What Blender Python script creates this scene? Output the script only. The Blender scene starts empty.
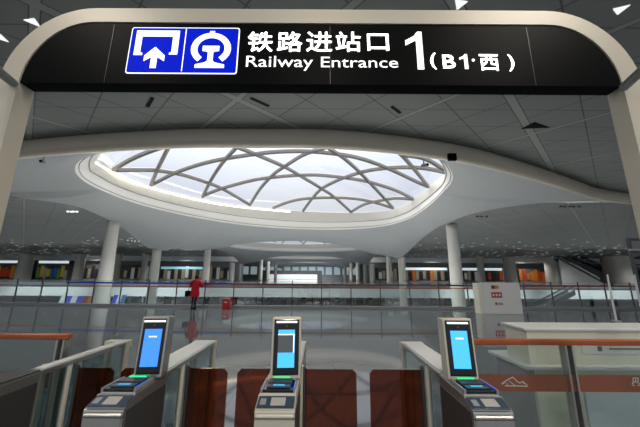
import bpy, bmesh, math, random
from mathutils import Vector, Matrix
random.seed(7)
PI = math.pi
SC = bpy.context.scene
COL = SC.collection
# ------------------------------------------------------------------ camera
F = 290.0; PITCH = math.radians(12.2); ROLL = math.radians(0.36); EYE = Vector((0, 0, 1.65))
fwd = Vector((0, math.cos(PITCH), math.sin(PITCH)))
r0 = Vector((1, 0, 0)); u0 = Vector((0, -math.sin(PITCH), math.cos(PITCH)))
cr = r0*math.cos(ROLL) + u0*math.sin(ROLL); cu = u0*math.cos(ROLL) - r0*math.sin(ROLL)
cam = bpy.data.cameras.new('camera'); co = bpy.data.objects.new('camera', cam); COL.objects.link(co)
cam.sensor_width = 36; cam.lens = F/640*36; cam.clip_start = .05; cam.clip_end = 2000
m = Matrix((cr, cu, -fwd)).transposed().to_4x4(); m.translation = EYE; co.matrix_world = m
SC.camera = co
def ray(u, v): return fwd*F + cr*(u-320) + cu*(213.5-v)
def PY(u, v, y):
    r = ray(u, v); return EYE + r*(y/r.y)
def PZ(u, v, z):
    r = ray(u, v); return EYE + r*((z-EYE.z)/r.z)
# ------------------------------------------------------------------ materials
def mat(name, col, rough=.5, metal=0, emit=None, es=0, spec=.5, coat=0, noise=0, nscale=8):
    m = bpy.data.materials.new(name); m.use_nodes = True; nt = m.node_tree; b = nt.nodes['Principled BSDF']
    b.inputs['Base Color'].default_value = (*col, 1); b.inputs['Roughness'].default_value = rough
    b.inputs['Metallic'].default_value = metal; b.inputs['Specular IOR Level'].default_value = spec
    b.inputs['Coat Weight'].default_value = coat
    if emit: b.inputs['Emission Color'].default_value = (*emit, 1); b.inputs['Emission Strength'].default_value = es
    if noise:
        tc = nt.nodes.new('ShaderNodeTexCoord'); n = nt.nodes.new('ShaderNodeTexNoise'); n.inputs['Scale'].default_value = nscale
        n.inputs['Detail'].default_value = 4
        nt.links.new(tc.outputs['Object'], n.inputs['Vector'])
        mx = nt.nodes.new('ShaderNodeMixRGB'); mx.inputs[1].default_value = (*[c*(1-noise) for c in col], 1)
        mx.inputs[2].default_value = (*[min(1, c*(1+noise)) for c in col], 1)
        nt.links.new(n.outputs['Fac'], mx.inputs[0]); nt.links.new(mx.outputs[0], b.inputs['Base Color'])
    return m
def glassmat(name, tint, gloss=.08, rough=.0, gcol=(1, 1, 1)):
    m = bpy.data.materials.new(name); m.use_nodes = True; nt = m.node_tree; nt.nodes.clear()
    o = nt.nodes.new('ShaderNodeOutputMaterial'); t = nt.nodes.new('ShaderNodeBsdfTransparent'); g = nt.nodes.new('ShaderNodeBsdfGlossy')
    t.inputs[0].default_value = (*tint, 1); g.inputs['Roughness'].default_value = rough; g.inputs[0].default_value = (*gcol, 1)
    mx = nt.nodes.new('ShaderNodeMixShader'); lw = nt.nodes.new('ShaderNodeLayerWeight'); lw.inputs['Blend'].default_value = .5
    pw = nt.nodes.new('ShaderNodeMath'); pw.operation = 'POWER'; pw.inputs[1].default_value = 5; nt.links.new(lw.outputs['Facing'], pw.inputs[0])
    ad = nt.nodes.new('ShaderNodeMath'); ad.operation = 'MULTIPLY_ADD'; ad.inputs[1].default_value = .8; ad.inputs[2].default_value = gloss; ad.use_clamp = True
    nt.links.new(pw.outputs[0], ad.inputs[0]); nt.links.new(ad.outputs[0], mx.inputs[0])
    nt.links.new(t.outputs[0], mx.inputs[1]); nt.links.new(g.outputs[0], mx.inputs[2]); nt.links.new(mx.outputs[0], o.inputs[0])
    return m
def math_node(nt, op, a, b=None, clamp=False):
    n = nt.nodes.new('ShaderNodeMath'); n.operation = op; n.use_clamp = clamp
    for i, x in enumerate((a, b)):
        if x is None: continue
        if isinstance(x, (int, float)): n.inputs[i].default_value = x
        else: nt.links.new(x, n.inputs[i])
    return n.outputs[0]
def line_mask(nt, coord, off, period, half):
    a = math_node(nt, 'SUBTRACT', coord, off - period/2)
    a = math_node(nt, 'FLOORED_MODULO', a, period)
    a = math_node(nt, 'SUBTRACT', a, period/2)
    a = math_node(nt, 'ABSOLUTE', a)
    return math_node(nt, 'LESS_THAN', a, half)
def ceiling_mat(name, base, seam, track):
    m = mat(name, base, .55); nt = m.node_tree; b = nt.nodes['Principled BSDF']
    tc = nt.nodes.new('ShaderNodeTexCoord'); sp = nt.nodes.new('ShaderNodeSeparateXYZ'); nt.links.new(tc.outputs['Object'], sp.inputs[0])
    x, y = sp.outputs[0], sp.outputs[1]
    s = math_node(nt, 'ADD', x, y); d = math_node(nt, 'SUBTRACT', x, y)
    seams = math_node(nt, 'MAXIMUM', line_mask(nt, s, 16.3, 2.933, .035), line_mask(nt, d, -2.9, 2.933, .035))
    seams = math_node(nt, 'MAXIMUM', seams, line_mask(nt, y, 0, 1.4665, .018))
    edge = math_node(nt, 'MAXIMUM', line_mask(nt, s, 16.3, 8.8, .2), line_mask(nt, d, -2.9, 11.73, .27))
    tr = math_node(nt, 'MAXIMUM', line_mask(nt, s, 16.3, 8.8, .15), line_mask(nt, d, -2.9, 11.73, .21))
    n = nt.nodes.new('ShaderNodeTexNoise'); n.inputs['Scale'].default_value = .35; nt.links.new(tc.outputs['Object'], n.inputs[0])
    def mix(f, a, c):
        q = nt.nodes.new('ShaderNodeMixRGB')
        for i, v in ((0, f), (1, a), (2, c)):
            if isinstance(v, tuple): q.inputs[i].default_value = (*v, 1)
            else: nt.links.new(v, q.inputs[i])
        return q.outputs[0]
    c0 = mix(n.outputs['Fac'], tuple(c*.88 for c in base), tuple(c*1.1 for c in base))
    c1 = mix(seams, c0, seam); c2 = mix(edge, c1, seam); c3 = mix(tr, c2, track)
    nt.links.new(c3, b.inputs['Base Color'])
    return m
def floor_mat(name, base, seam, px, py, rough):
    m = mat(name, base, rough, spec=.8); nt = m.node_tree; b = nt.nodes['Principled BSDF']
    tc = nt.nodes.new('ShaderNodeTexCoord'); sp = nt.nodes.new('ShaderNodeSeparateXYZ'); nt.links.new(tc.outputs['Object'], sp.inputs[0])
    s = math_node(nt, 'MAXIMUM', line_mask(nt, sp.outputs[0], .3, px, .008), line_mask(nt, sp.outputs[1], .1, py, .008))
    n = nt.nodes.new('ShaderNodeTexNoise'); n.inputs['Scale'].default_value = 1.2; n.inputs['Detail'].default_value = 6
    nt.links.new(tc.outputs['Object'], n.inputs[0])
    q = nt.nodes.new('ShaderNodeMixRGB'); nt.links.new(n.outputs['Fac'], q.inputs[0])
    q.inputs[1].default_value = (*[c*.85 for c in base], 1); q.inputs[2].default_value = (*[c*1.15 for c in base], 1)
    q2 = nt.nodes.new('ShaderNodeMixRGB'); nt.links.new(s, q2.inputs[0]); nt.links.new(q.outputs[0], q2.inputs[1]); q2.inputs[2].default_value = (*seam, 1)
    nt.links.new(q2.outputs[0], b.inputs['Base Color'])
    return m
M = dict(
 ceil = ceiling_mat('ceiling_panels', (.235, .25, .24), (.09, .095, .092), (.33, .345, .335)),
 ceil2 = ceiling_mat('side_ceiling_panels', (.25, .265, .258), (.12, .125, .122), (.33, .345, .34)),
 shell = mat('white_plaster', (.415, .44, .45), .6, noise=.03, nscale=.3),
 fascia = mat('beige_metal_fascia', (.64, .58, .47), .42, metal=.1, noise=.06, nscale=.5),
 curb = mat('white_curb', (.93, .91, .87), .45),
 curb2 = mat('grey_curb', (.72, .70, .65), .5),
 rib = mat('rib_metal', (.20, .195, .185), .5, metal=.2),
 cove = mat('cove_light', (1, .95, .8), .5, emit=(1, .9, .68), es=2.2),
 lamp = mat('lamp_white', (1, 1, 1), .5, emit=(.95, 1, 1), es=.9),
 lampdim = mat('lamp_dim', (.8, .85, .85), .5, emit=(.9, 1, 1), es=.42),
 floor = floor_mat('grey_tiles', (.115, .130, .140), (.05, .052, .055), 1.5, 1.5, .05),
 floor2 = floor_mat('pale_tiles', (.62, .64, .64), (.4, .42, .42), 2.4, 2.4, .2),
 skyglass = glassmat('skylight_glass', (.93, .95, 1.0), .05),
 glass = glassmat('clear_glass', (.86, .91, .90), .06),
 glass2 = glassmat('side_glass', (.74, .82, .84), .10),
 amber = glassmat('amber_acrylic', (.46, .19, .09), .035),
 beige = mat('beige_metal', (.74, .68, .57), .42, metal=.15, noise=.04, nscale=3),
 steel = mat('brushed_steel', (.50, .49, .46), .33, metal=.85, noise=.05, nscale=20),
 cream = mat('cream_metal', (.76, .71, .58), .36, metal=.2),
 darkm = mat('dark_metal', (.10, .10, .10), .35, metal=.5),
 black = mat('black_panel', (.003, .0035, .004), .4, spec=.05),
 blackg = mat('black_glass', (.006, .008, .012), .08),
 navy = mat('navy_trim', (.045, .07, .11), .3),
 greyp = mat('grey_plastic', (.32, .33, .34), .4),
 white = mat('white_paint', (.78, .79, .78), .45),
 wood = mat('orange_wood', (.40, .095, .025), .35, noise=.15, nscale=14),
 brown = mat('brown_film', (.27, .095, .055), .5),
 ltwhite = mat('letters_white', (1, 1, 1), .5, emit=(1, 1, .97), es=1.15),
 signblue = mat('sign_blue', (0, .0, .02), .5, emit=(0, .012, .62), es=1.0, spec=.05),
 blue1 = mat('display_blue', (.05, .2, .8), .4, emit=(.05, .27, 1.0), es=1.0),
 blue2 = mat('display_cyan', (.05, .4, .8), .4, emit=(.07, .50, 1.0), es=1.0),
 disgrey = mat('display_grey', (.05, .05, .05), .4, emit=(.06, .065, .07), es=1.0),
 green = mat('green_light', (0, .6, .2), .4, emit=(.03, .85, .25), es=1.1),
 bluel = mat('blue_light', (0, .1, .7), .4, emit=(.02, .12, .9), es=.8),
 bandblue = mat('band_blue', (.03, .05, .55), .5), bandred = mat('band_red', (.22, .035, .02), .5),
 post = mat('post_dark', (.06, .062, .062), .4, metal=.4),
 red = mat('red_paint', (.5, .01, .012), .4), redcoat = mat('red_coat', (.55, .006, .02), .8),
 cloth = mat('dark_trousers', (.012, .013, .015), .9), hair = mat('black_hair', (.008, .007, .006), .7), skin = mat('skin', (.5, .3, .2), .6),
 col = mat('column_paint', (.62, .61, .56), .45), wall = mat('pale_wall', (.80, .84, .86), .6, noise=.05, nscale=.2),
 wallg = mat('grey_wall', (.30, .32, .33), .6), dark = mat('dark_wall', (.10, .11, .11), .6),
 desk = mat('desk_cream', (.82, .79, .66), .45), desktop = mat('desk_white', (.80, .81, .79), .3), deskp = mat('desk_panel', (.72, .75, .79), .45),
)
def em(name, c, s): return mat(name, c, .5, emit=c, es=s)
# ------------------------------------------------------------------ mesh helpers
def link(name, bm, material, parent=None, smooth=False):
    me = bpy.data.meshes.new(name); bmesh.ops.recalc_face_normals(bm, faces=bm.faces); bm.to_mesh(me); bm.free()
    o = bpy.data.objects.new(name, me); COL.objects.link(o)
    if material: me.materials.append(M[material] if isinstance(material, str) else material)
    if smooth:
        for p in me.polygons: p.use_smooth = True
    if parent: o.parent = parent
    return o
def tag(o, label, cat, group=None, kind=None):
    o['label'] = label; o['category'] = cat
    if group: o['group'] = group
    if kind: o['kind'] = kind
    return o
def st(o, label=None, cat=None):
    o['kind'] = 'structure'
    if label: o['label'] = label
    if cat: o['category'] = cat
    return o
def empty(name, loc=(0, 0, 0), rz=0):
    o = bpy.data.objects.new(name, None); COL.objects.link(o); o.location = loc; o.rotation_euler = (0, 0, rz); o.empty_display_size = .1
    return o
def box(bm, x0, x1, y0, y1, z0, z1, bev=0, mtx=None):
    vs = [bm.verts.new((x, y, z)) for x in (x0, x1) for y in (y0, y1) for z in (z0, z1)]
    fs = [(0, 1, 3, 2), (4, 6, 7, 5), (0, 4, 5, 1), (2, 3, 7, 6), (0, 2, 6, 4), (1, 5, 7, 3)]
    F_ = [bm.faces.new([vs[i] for i in f]) for f in fs]
    if bev:
        es = list({e for f in F_ for e in f.edges})
        r = bmesh.ops.bevel(bm, geom=es, offset=bev, segments=2, affect='EDGES', profile=.5)
        vs = list({v for v in vs if v.is_valid} | set(r['verts']))
    if mtx: bmesh.ops.transform(bm, matrix=mtx, verts=vs)
    return vs
def bx(*a, **k):
    bm = bmesh.new(); box(bm, *a, **k); return bm
def tube(bm, pts, r, n=8, ry=None, caps=True, radii=None):
    rings = []
    pts = [Vector(p) for p in pts]
    for i, p in enumerate(pts):
        d = (pts[min(i+1, len(pts)-1)] - pts[max(i-1, 0)]).normalized()
        up = Vector((0, 0, 1)) if abs(d.z) < .95 else Vector((0, 1, 0))
        a = d.cross(up).normalized(); b = a.cross(d).normalized()
        rr = radii[i] if radii else r; rb = rr if ry is None else ry
        rings.append([bm.verts.new(p + a*rr*math.cos(2*PI*(k+.5)/n) + b*rb*math.sin(2*PI*(k+.5)/n)) for k in range(n)])
    for A, B in zip(rings, rings[1:]):
        for k in range(n): bm.faces.new((A[k], A[(k+1) % n], B[(k+1) % n], B[k]))
    if caps: bm.faces.new(rings[0][::-1]); bm.faces.new(rings[-1])
def tb(pts, r, n=8, **k):
    bm = bmesh.new(); tube(bm, pts, r, n, **k); return bm
def prism_x(prof, x0, x1):      # profile in (y,z)
    bm = bmesh.new(); a = [bm.verts.new((x0, y, z)) for y, z in prof]; b = [bm.verts.new((x1, y, z)) for y, z in prof]
    bm.faces.new(a); bm.faces.new(b[::-1]); n = len(prof)
    for i in range(n): bm.faces.new((a[i], b[i], b[(i+1) % n], a[(i+1) % n]))
    return bm
def prism_y(bm, prof, y0, y1):  # profile in (x,z)
    a = [bm.verts.new((x, y0, z)) for x, z in prof]; b = [bm.verts.new((x, y1, z)) for x, z in prof]
    bm.faces.new(a); bm.faces.new(b[::-1]); n = len(prof)
    for i in range(n): bm.faces.new((a[i], b[i], b[(i+1) % n], a[(i+1) % n]))
def poly_prism(bm, pts, z0, z1):
    a = [bm.verts.new((x, y, z0)) for x, y in pts]; b = [bm.verts.new((x, y, z1)) for x, y in pts]
    bm.faces.new(a); bm.faces.new(b[::-1]); n = len(pts)
    for i in range(n): bm.faces.new((a[i], b[i], b[(i+1) % n], a[(i+1) % n]))
def smooth_path(pts, n=6, closed=False):
    P = [Vector(p) for p in pts]; L = len(P); out = []
    for i in range(L if closed else L-1):
        if closed: a, b, c, d = P[(i-1) % L], P[i], P[(i+1) % L], P[(i+2) % L]
        else: a, b, c, d = P[max(i-1, 0)], P[i], P[i+1], P[min(i+2, L-1)]
        for k in range(n):
            t = k/n
            out.append(.5*((2*b) + (c-a)*t + (2*a-5*b+4*c-d)*t*t + (3*b-a-3*c+d)*t**3))
    if not closed: out.append(P[-1])
    return out
def copy_tree(o, parent=None):
    c = o.copy(); COL.objects.link(c); c.parent = parent
    for ch in list(o.children): copy_tree(ch, c)
    return c

# ================================================================== SETTING: floors
ZC, ZS, ZL = 9.0, 8.05, -5.0           # near ceiling, side ceiling, lower level
def edgeY(x): return 16.15 + .0028*(x-1.5)**2 if abs(x-1.5) < 28 else 16.15+.0028*28**2
bm = bmesh.new(); xs = [-90+i*4 for i in range(46)]
xs = sorted(set(xs + [-28+i*1.5 for i in range(40)]))
A = [(x, edgeY(x)) for x in xs]
poly_prism(bm, [(-90, -14)] + A + [(90, -14)], -.7, 0)
st(link('floor', bm, 'floor'), 'glossy grey tiled concourse floor with seams', 'floor')
st(link('floor', bx(-150, 150, 66, 176, -1, 0), 'floor'), 'far concourse floor across the void', 'floor')
st(link('floor', bx(-150, 150, 10, 120, ZL-.4, ZL), 'floor2'), 'pale lower level floor', 'floor')
st(link('wall_front', bx(-150, 150, 66.02, 66.6, -2.9, -1.0), 'wall'), 'pale slab edge wall across the void', 'wall')
st(link('wall_far', bx(-150, 150, 86, 86.5, ZL, -1), 'wall'), 'grey wall of the lower level', 'wall')
st(link('wall_far', bx(-150, 150, 175, 176, 0, 14), 'wallg'), 'grey end wall of the far hall', 'wall')
st(link('wall_left', bx(-151, -150, -14, 176, ZL, 12), 'wallg'), 'far left hall wall', 'wall')
st(link('wall_right', bx(150, 151, -14, 176, ZL, 12), 'wallg'), 'far right hall wall', 'wall')

# ================================================================== ceilings
# front edge of the near ceiling
lip = [(-90, 27), (-50, 25), (-36, 22), (-27, 18.4), (-17.2, 15.35), (-8.3, 13.9), (-3, 13.7), (1, 13.8), (5.5, 14.7), (9.5, 16.1), (15.1, 18.9), (19.5, 21.3), (23.8, 23.6), (31, 25.4), (50, 27), (90, 28)]
lipc = smooth_path([(x, y, 0) for x, y in lip], 6)
bm = bmesh.new(); poly_prism(bm, [(-90, -14)] + [(p.x, p.y+.1) for p in lipc] + [(90, -14)], ZC, ZC+.5)
st(link('ceiling', bm, 'ceil'), 'grey triangular panelled ceiling above the entrance', 'ceiling')
# fascia: half round profile swept along the lip
bm = bmesh.new(); rings = []
for i, p in enumerate(lipc):
    d = (lipc[min(i+1, len(lipc)-1)] - lipc[max(i-1, 0)]).normalized(); nrm = Vector((d.y, -d.x, 0))
    ring = [bm.verts.new(p + nrm*(.34*math.sin(PI*k/8)**.8 if 0 < k < 8 else 0) + Vector((0, 0, ZC+.02 - (ZC+.02-ZS)*(1-math.cos(PI*k/8))/2))) for k in range(9)]
    ring += [bm.verts.new(p - nrm*.12 + Vector((0, 0, ZS))), bm.verts.new(p - nrm*.12 + Vector((0, 0, ZC+.02)))]
    rings.append(ring)
for A_, B_ in zip(rings, rings[1:]):
    for k in range(11): bm.faces.new((A_[k], A_[(k+1) % 11], B_[(k+1) % 11], B_[k]))
st(link('trim_1', bm, 'fascia', smooth=True), 'curved beige rounded edge of the near ceiling', 'ceiling trim')
# side boundary of the white vaults
def side(sx, y):                       # x of column lines
    return -26.0 if sx < 0 else 16.0
BAY = 41.0; Y0 = 54.0
def arch_z(y, bay):                    # height of vault edge along the side, dips to the cusps
    c = Y0 + BAY*bay; t = (y-(c-BAY))/BAY
    return t
# vault 1 outer loop: counter-clockwise, as 3-D points
left1 = [PZ(75, 206, ZS), PZ(95, 213.5, ZS), PZ(113, 222, ZS-.1), PZ(128, 232, 7.45), PZ(141, 242.5, 6.7), PZ(150, 248.5, 6.1)]
cuspL = Vector((-27.2, 50.5, 5.75)); cuspR = Vector((15.8, 58.0, 5.1))
right1 = [Vector((15.6, 50.5, 6.15)), Vector((15.6, 45, 7.2)), PZ(435, 229, 7.7), PZ(450, 222, ZS), PZ(468, 215, ZS), PZ(500, 208, ZS), PZ(540, 203, ZS), PZ(575, 200.6, ZS)]
far1 = [PY(180, 247.5, 51.5), PY(225, 243.2, 53), PY(258, 240.8, 54), PY(290, 240, 54.5), PY(320, 241.5, 55), PY(345, 245.3, 56), PY(375, 252.5, 57.2)]
near1 = [p + Vector((0, .14, ZS)) for p in lipc if -36.2 < p.x < 23.9]      # from left to right
leftn = [Vector((-36.2, 22.4, ZS)), PZ(5, 197.3, ZS), PZ(40, 200.3, ZS)]
def sp(pts, n=5): return smooth_path(pts, n)
outer1 = near1 + sp([near1[-1]] + right1[::-1] + [cuspR])[1:] + sp([cuspR] + far1[::-1] + [cuspL])[1:] + sp([cuspL] + left1[::-1] + leftn[::-1])[1:-1]
# order: near L->R, right far-ward needs right1 reversed (near to far)
def resample_polar(loop, c, n):
    L = [(math.atan2(p.y-c[1], p.x-c[0]), p) for p in loop]; out = []
    for k in range(n):
        th = -PI + 2*PI*k/n; d = Vector((math.cos(th), math.sin(th))); best = None
        for i in range(len(loop)):
            a = loop[i]; b = loop[(i+1) % len(loop)]
            ax, ay, bx_, by = a.x-c[0], a.y-c[1], b.x-c[0], b.y-c[1]
            ca = d.x*ay - d.y*ax; cb = d.x*by - d.y*bx_
            if (ca <= 0 < cb) or (cb <= 0 < ca):
                t = ca/(ca-cb); q = a.lerp(b, t)
                if (q.x-c[0])*d.x + (q.y-c[1])*d.y > 0:
                    dist = (q.x-c[0])*d.x + (q.y-c[1])*d.y
                    if best is None or dist > best[0]: best = (dist, q)
        out.append(best[1])
    return out
def ringsurf(rings, name, material, parent=None, thick=0):
    bm = bmesh.new(); V = [[bm.verts.new(p) for p in r] for r in rings]; n = len(rings[0])
    for A_, B_ in zip(V, V[1:]):
        for k in range(n): bm.faces.new((A_[k], A_[(k+1) % n], B_[(k+1) % n], B_[k]))
    if thick:
        top = [[bm.verts.new(p + Vector((0, 0, thick))) for p in r] for r in rings]
        for A_, B_ in zip(top, top[1:]):
            for k in range(n): bm.faces.new((A_[k], B_[k], B_[(k+1) % n], A_[(k+1) % n]))
        for k in range(n): bm.faces.new((V[0][k], V[0][(k+1) % n], top[0][(k+1) % n], top[0][k]))
    return link(name, bm, material, parent, smooth=True)
NP = 480
def vault(outer, opening, glassloop, c, name_no, ztop):
    O = resample_polar(outer, c, NP); I = resample_polar(opening, c, NP); G = resample_polar(glassloop, c, NP)
    rings = []
    for j in range(9):
        t = j/8; s = .4*t + .6*t**3
        r = []
        for a, b in zip(O, I):
            p = a.lerp(b, t); p.z = a.z + (b.z-a.z)*s; r.append(p)
        rings.append(r)
    sh = st(ringsurf(rings, 'ceiling', 'shell', thick=0), 'smooth white vaulted ceiling around skylight %d' % name_no, 'ceiling')
    # upstand curb with a shadow step
    w = st(ringsurf([I, [p.lerp(q, .04)+Vector((0, 0, .04)) for p, q in zip(I, G)], [p.lerp(q, .12) + Vector((0, 0, .10)) for p, q in zip(I, G)],
                     [p.lerp(q, .5) for p, q in zip(I, G)], [p.lerp(q, .55) + Vector((0, 0, .12)) for p, q in zip(I, G)], G], 'window_%d' % name_no, 'curb'),
           'curb and glass dome of skylight %d' % name_no, 'skylight')
    cc = Vector((c[0], c[1], 0))
    def inset(ps, d, dz=0): return [p + ((cc-Vector((p.x, p.y, 0))).normalized()*d) + Vector((0, 0, dz)) for p in ps]
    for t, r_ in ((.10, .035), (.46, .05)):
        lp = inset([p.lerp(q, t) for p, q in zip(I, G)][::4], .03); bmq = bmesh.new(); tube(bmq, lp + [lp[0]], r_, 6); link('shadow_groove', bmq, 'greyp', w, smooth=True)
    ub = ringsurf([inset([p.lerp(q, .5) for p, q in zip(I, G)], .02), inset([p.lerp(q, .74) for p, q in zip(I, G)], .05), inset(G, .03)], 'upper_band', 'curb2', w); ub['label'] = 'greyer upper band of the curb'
    return O, I, G, w
opening_px = [(88, 157), (79, 161.5), (75, 168), (78, 176), (90, 185), (110, 194), (130, 201.5), (160, 210), (200, 218.5), (240, 224.7), (280, 228.2), (320, 229.7), (355, 229), (385, 226), (410, 218.5), (430, 205), (443, 192), (450.5, 184), (453, 176), (449, 167), (441, 159)]
glass_px = [(98, 157), (103, 162), (115, 171), (130, 178.5), (160, 189), (200, 198.5), (240, 205.3), (290, 210.8), (340, 213), (380, 211.8), (402, 206.5), (420, 194.5), (435, 182.5), (445.5, 172.5), (443, 163), (437, 156.5)]
ZO, ZG = 9.15, 11.2
op = [PZ(u, v, ZO) for u, v in opening_px]; op += [Vector((6, 15.7, ZO)), Vector((1, 14.9, ZO)), Vector((-5, 14.8, ZO)), Vector((-11, 15.5, ZO))]
gl = [PZ(u, v, ZG) for u, v in glass_px]; gl += [Vector((6, 18.2, ZG)), Vector((1, 17.3, ZG)), Vector((-6, 17.3, ZG)), Vector((-13, 18.4, ZG))]
op = smooth_path(op, 5, True); gl = smooth_path(gl, 5, True)
C1 = (-3.5, 28)
# the loop around cuspR must go near->right->far: right1 currently listed far->near, so reverse is near->far
O1, I1, G1, win1 = vault(outer1, op, gl, C1, 1, 0)
def frac(x, y, loop, c):
    th = math.atan2(y-c[1], x-c[0]); k = (th+PI)/(2*PI)*NP; a = loop[int(k) % NP]; b = loop[(int(k)+1) % NP]
    f_ = k-int(k); r = math.hypot(a.x-c[0], a.y-c[1])*(1-f_) + math.hypot(b.x-c[0], b.y-c[1])*f_
    return math.hypot(x-c[0], y-c[1])/r
DOME = 2.2
def domeZ(x, y, loop, c, h=DOME):
    f_ = min(1.03, frac(x, y, loop, c)); return ZG + h*(1-f_*f_)
def onDome(u, v):
    z = ZG + 1
    for _ in range(25):
        p = PZ(u, v, z); z = .5*z + .5*domeZ(p.x, p.y, G1, C1)
    return PZ(u, v, z)
def dome(G, c, parent, h=DOME):
    bm = bmesh.new(); rings = []
    for j in range(8):
        t = 1 - j/8
        rings.append([bm.verts.new((c[0]+(p.x-c[0])*t, c[1]+(p.y-c[1])*t, ZG + h*(1-t*t) + .12)) for p in G[::8]])
    n = len(rings[0])
    for A_, B_ in zip(rings, rings[1:]):
        for k in range(n): bm.faces.new((A_[k], A_[(k+1) % n], B_[(k+1) % n], B_[k]))
    cv = bm.verts.new((c[0], c[1], ZG+h+.12))
    for k in range(n): bm.faces.new((rings[-1][k], rings[-1][(k+1) % n], cv))
    return link('pane', bm, 'skyglass', parent, smooth=True)
dome(G1, C1, win1)
ribs = [
 [(151, 185), (160, 180.5), (175, 173), (197.6, 165), (222.7, 159), (255, 154), (280, 151.5), (310, 151.3), (345, 155), (370, 161.3), (395, 171.4), (413, 180), (428, 186.5)],
 [(202.6, 196), (217, 190), (235, 184.6), (255, 179.6), (275, 176.9), (300, 175), (320, 175), (345, 177.6), (367.6, 181.4), (395, 190), (413, 199)],
 [(273, 208), (290, 201.4), (310, 198), (345, 197.7), (370, 201), (393, 208)],
 [(115, 169.8), (148, 169.8), (160, 170.6), (182.6, 174.6), (207.6, 182.6), (225, 190), (250, 205)],
 [(229, 143), (235, 146), (255, 154), (283, 166), (300, 175.6), (320, 187.6), (335, 197.6), (351, 212)],
 [(322, 143), (330, 149), (345, 159), (360, 172.6), (371, 184), (382.6, 196.4), (393, 208)],
 [(393, 147), (402.7, 156), (415, 170), (428, 186.5)],
 [(113, 170), (130.6, 159.6), (151, 151), (170, 145)],
 [(151, 185), (156.5, 171.4), (160, 164), (167.5, 149), (171, 143)],
 [(202.6, 197), (211, 180), (222.6, 162.6), (235, 149), (240, 144)],
 [(250, 205), (260, 189), (272.8, 175), (285, 166.3), (303, 155), (320, 149), (336, 144)],
 [(303, 211), (310, 201.4), (320, 190), (335, 181.4), (352.6, 174.6), (370, 170), (390, 167.6), (407.7, 167), (425, 168), (445, 172)],
 [(351, 212), (362.6, 205), (375, 201.4), (395, 198), (413, 199)],
 [(402, 155), (415, 156), (428, 160), (443, 169)],
]
for r in ribs:
    bm = bmesh.new(); pts = smooth_path([onDome(u, v) for u, v in r], 3)
    tube(bm, pts, .18, 6, ry=.24)
    link('rib', bm, 'rib', win1)
# cove light under the left of the glass
bm = bmesh.new(); cp = smooth_path([PZ(u, v, ZG-.35) for u, v in [(90, 158.5), (101, 166), (115, 174), (130, 181.2), (150, 187.7), (200, 200.5), (240, 207), (290, 211.7)]], 4)
tube(bm, cp, .07, 6, radii=[.06 + .05*min(1, i/8) for i in range(len(cp))]); link('cove_light', bm, 'cove', win1)
# following bays of the same vault
def bay_outer(y0, y1, z0L, z0R):
    pts = []
    ap = 1.0
    near = [Vector((-26 + 42*t, y0 + .2, 5.3 + (3.05)*math.sin(PI*t)**.6)) for t in [i/20 for i in range(21)]]
    rt = [Vector((16, y0 + (y1-y0)*t, 5.1 + 2.85*math.sin(PI*t)**.55)) for t in [i/20 for i in range(1, 21)]]
    fr = [Vector((16 - 42*t, y1, 5.2 + 3.0*math.sin(PI*t)**.6)) for t in [i/20 for i in range(1, 21)]]
    lf = [Vector((-26, y1 - (y1-y0)*t, 5.3 + 2.7*math.sin(PI*t)**.55)) for t in [i/20 for i in range(1, 20)]]
    return near + rt + fr + lf
for b in range(3):
    y0 = 54.4 + BAY*b; y1 = y0 + BAY
    if b == 0:
        outer = bay_outer(y0, y1, 0, 0)
        # meet the far edge of the first vault
        for p in outer:
            if p.y < y0+.3: 
                t = (p.x+26)/42; p.y = 51.8 + 6*t; q = min(O1, key=lambda o: (o.x-p.x)**2 + (o.y-p.y)**2); p.x, p.y, p.z = q.x, q.y+.05, q.z+.03
    else: outer = bay_outer(y0, y1, 0, 0)
    c = (-5, y0+BAY/2+1)
    opn = [Vector((c[0] + 18.5*math.copysign(abs(math.cos(a))**.85, math.cos(a)), c[1] + 14.6*math.sin(a), 9.1)) for a in [2*PI*i/60 for i in range(60)]]
    gln = [Vector((c[0] + 17.5*math.cos(a), c[1] - .2 + 13.4*math.sin(a), ZG)) for a in [2*PI*i/60 for i in range(60)]]
    O, I, G, w = vault(outer, opn, gln, c, b+2, 0)
    dome(G, c, w)
    for k in range(9):
        for s in (-1, 1):
            x0 = c[0]-28+k*7; pts = []
            for i in range(25):
                y = c[1]-13+26*i/24; x = x0 + s*(y-c[1])*.55
                if frac(x, y, G, c) < 1: pts.append((x, y, domeZ(x, y, G, c)))
            if len(pts) > 2: link('rib', tb(pts, .15, 4), 'rib', w)
# side ceilings (left and right of the vaults)
def side_ceiling(edge, xo, label):
    bm = bmesh.new()
    Vs = []
    for p in edge: Vs.append([bm.verts.new((x, p.y, z)) for x, z in ((p.x, ZS+.02), (xo, ZS+.02), (xo, ZS+.3), (p.x, ZS+.3))])
    for A_, B_ in zip(Vs, Vs[1:]):
        for k in range(4): bm.faces.new((A_[k], A_[(k+1) % 4], B_[(k+1) % 4], B_[k]))
    bm.faces.new(Vs[0]); bm.faces.new(Vs[-1][::-1])
    return st(link('ceiling', bm, 'ceil2'), label, 'ceiling')
le = sp([Vector((-60, 22, 0)), Vector((-36.2, 22.4, 0))] + leftn[1:] + left1 + [cuspL], 4); le = [Vector((p.x, p.y, 0)) for p in le]
for i in range(1, len(le)):
    if le[i].y <= le[i-1].y: le[i].y = le[i-1].y + .01
le += [Vector((-26, y, 0)) for y in (54.5, 66, 78, 95, 110, 136, 176)]
re_ = sp([Vector((60, 24.3, 0)), Vector((30, 24.5, 0))] + right1[::-1] + [cuspR], 4); re_ = [Vector((p.x, p.y, 0)) for p in re_]
for i in range(1, len(re_)):
    if re_[i].y <= re_[i-1].y: re_[i].y = re_[i-1].y + .01
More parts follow.
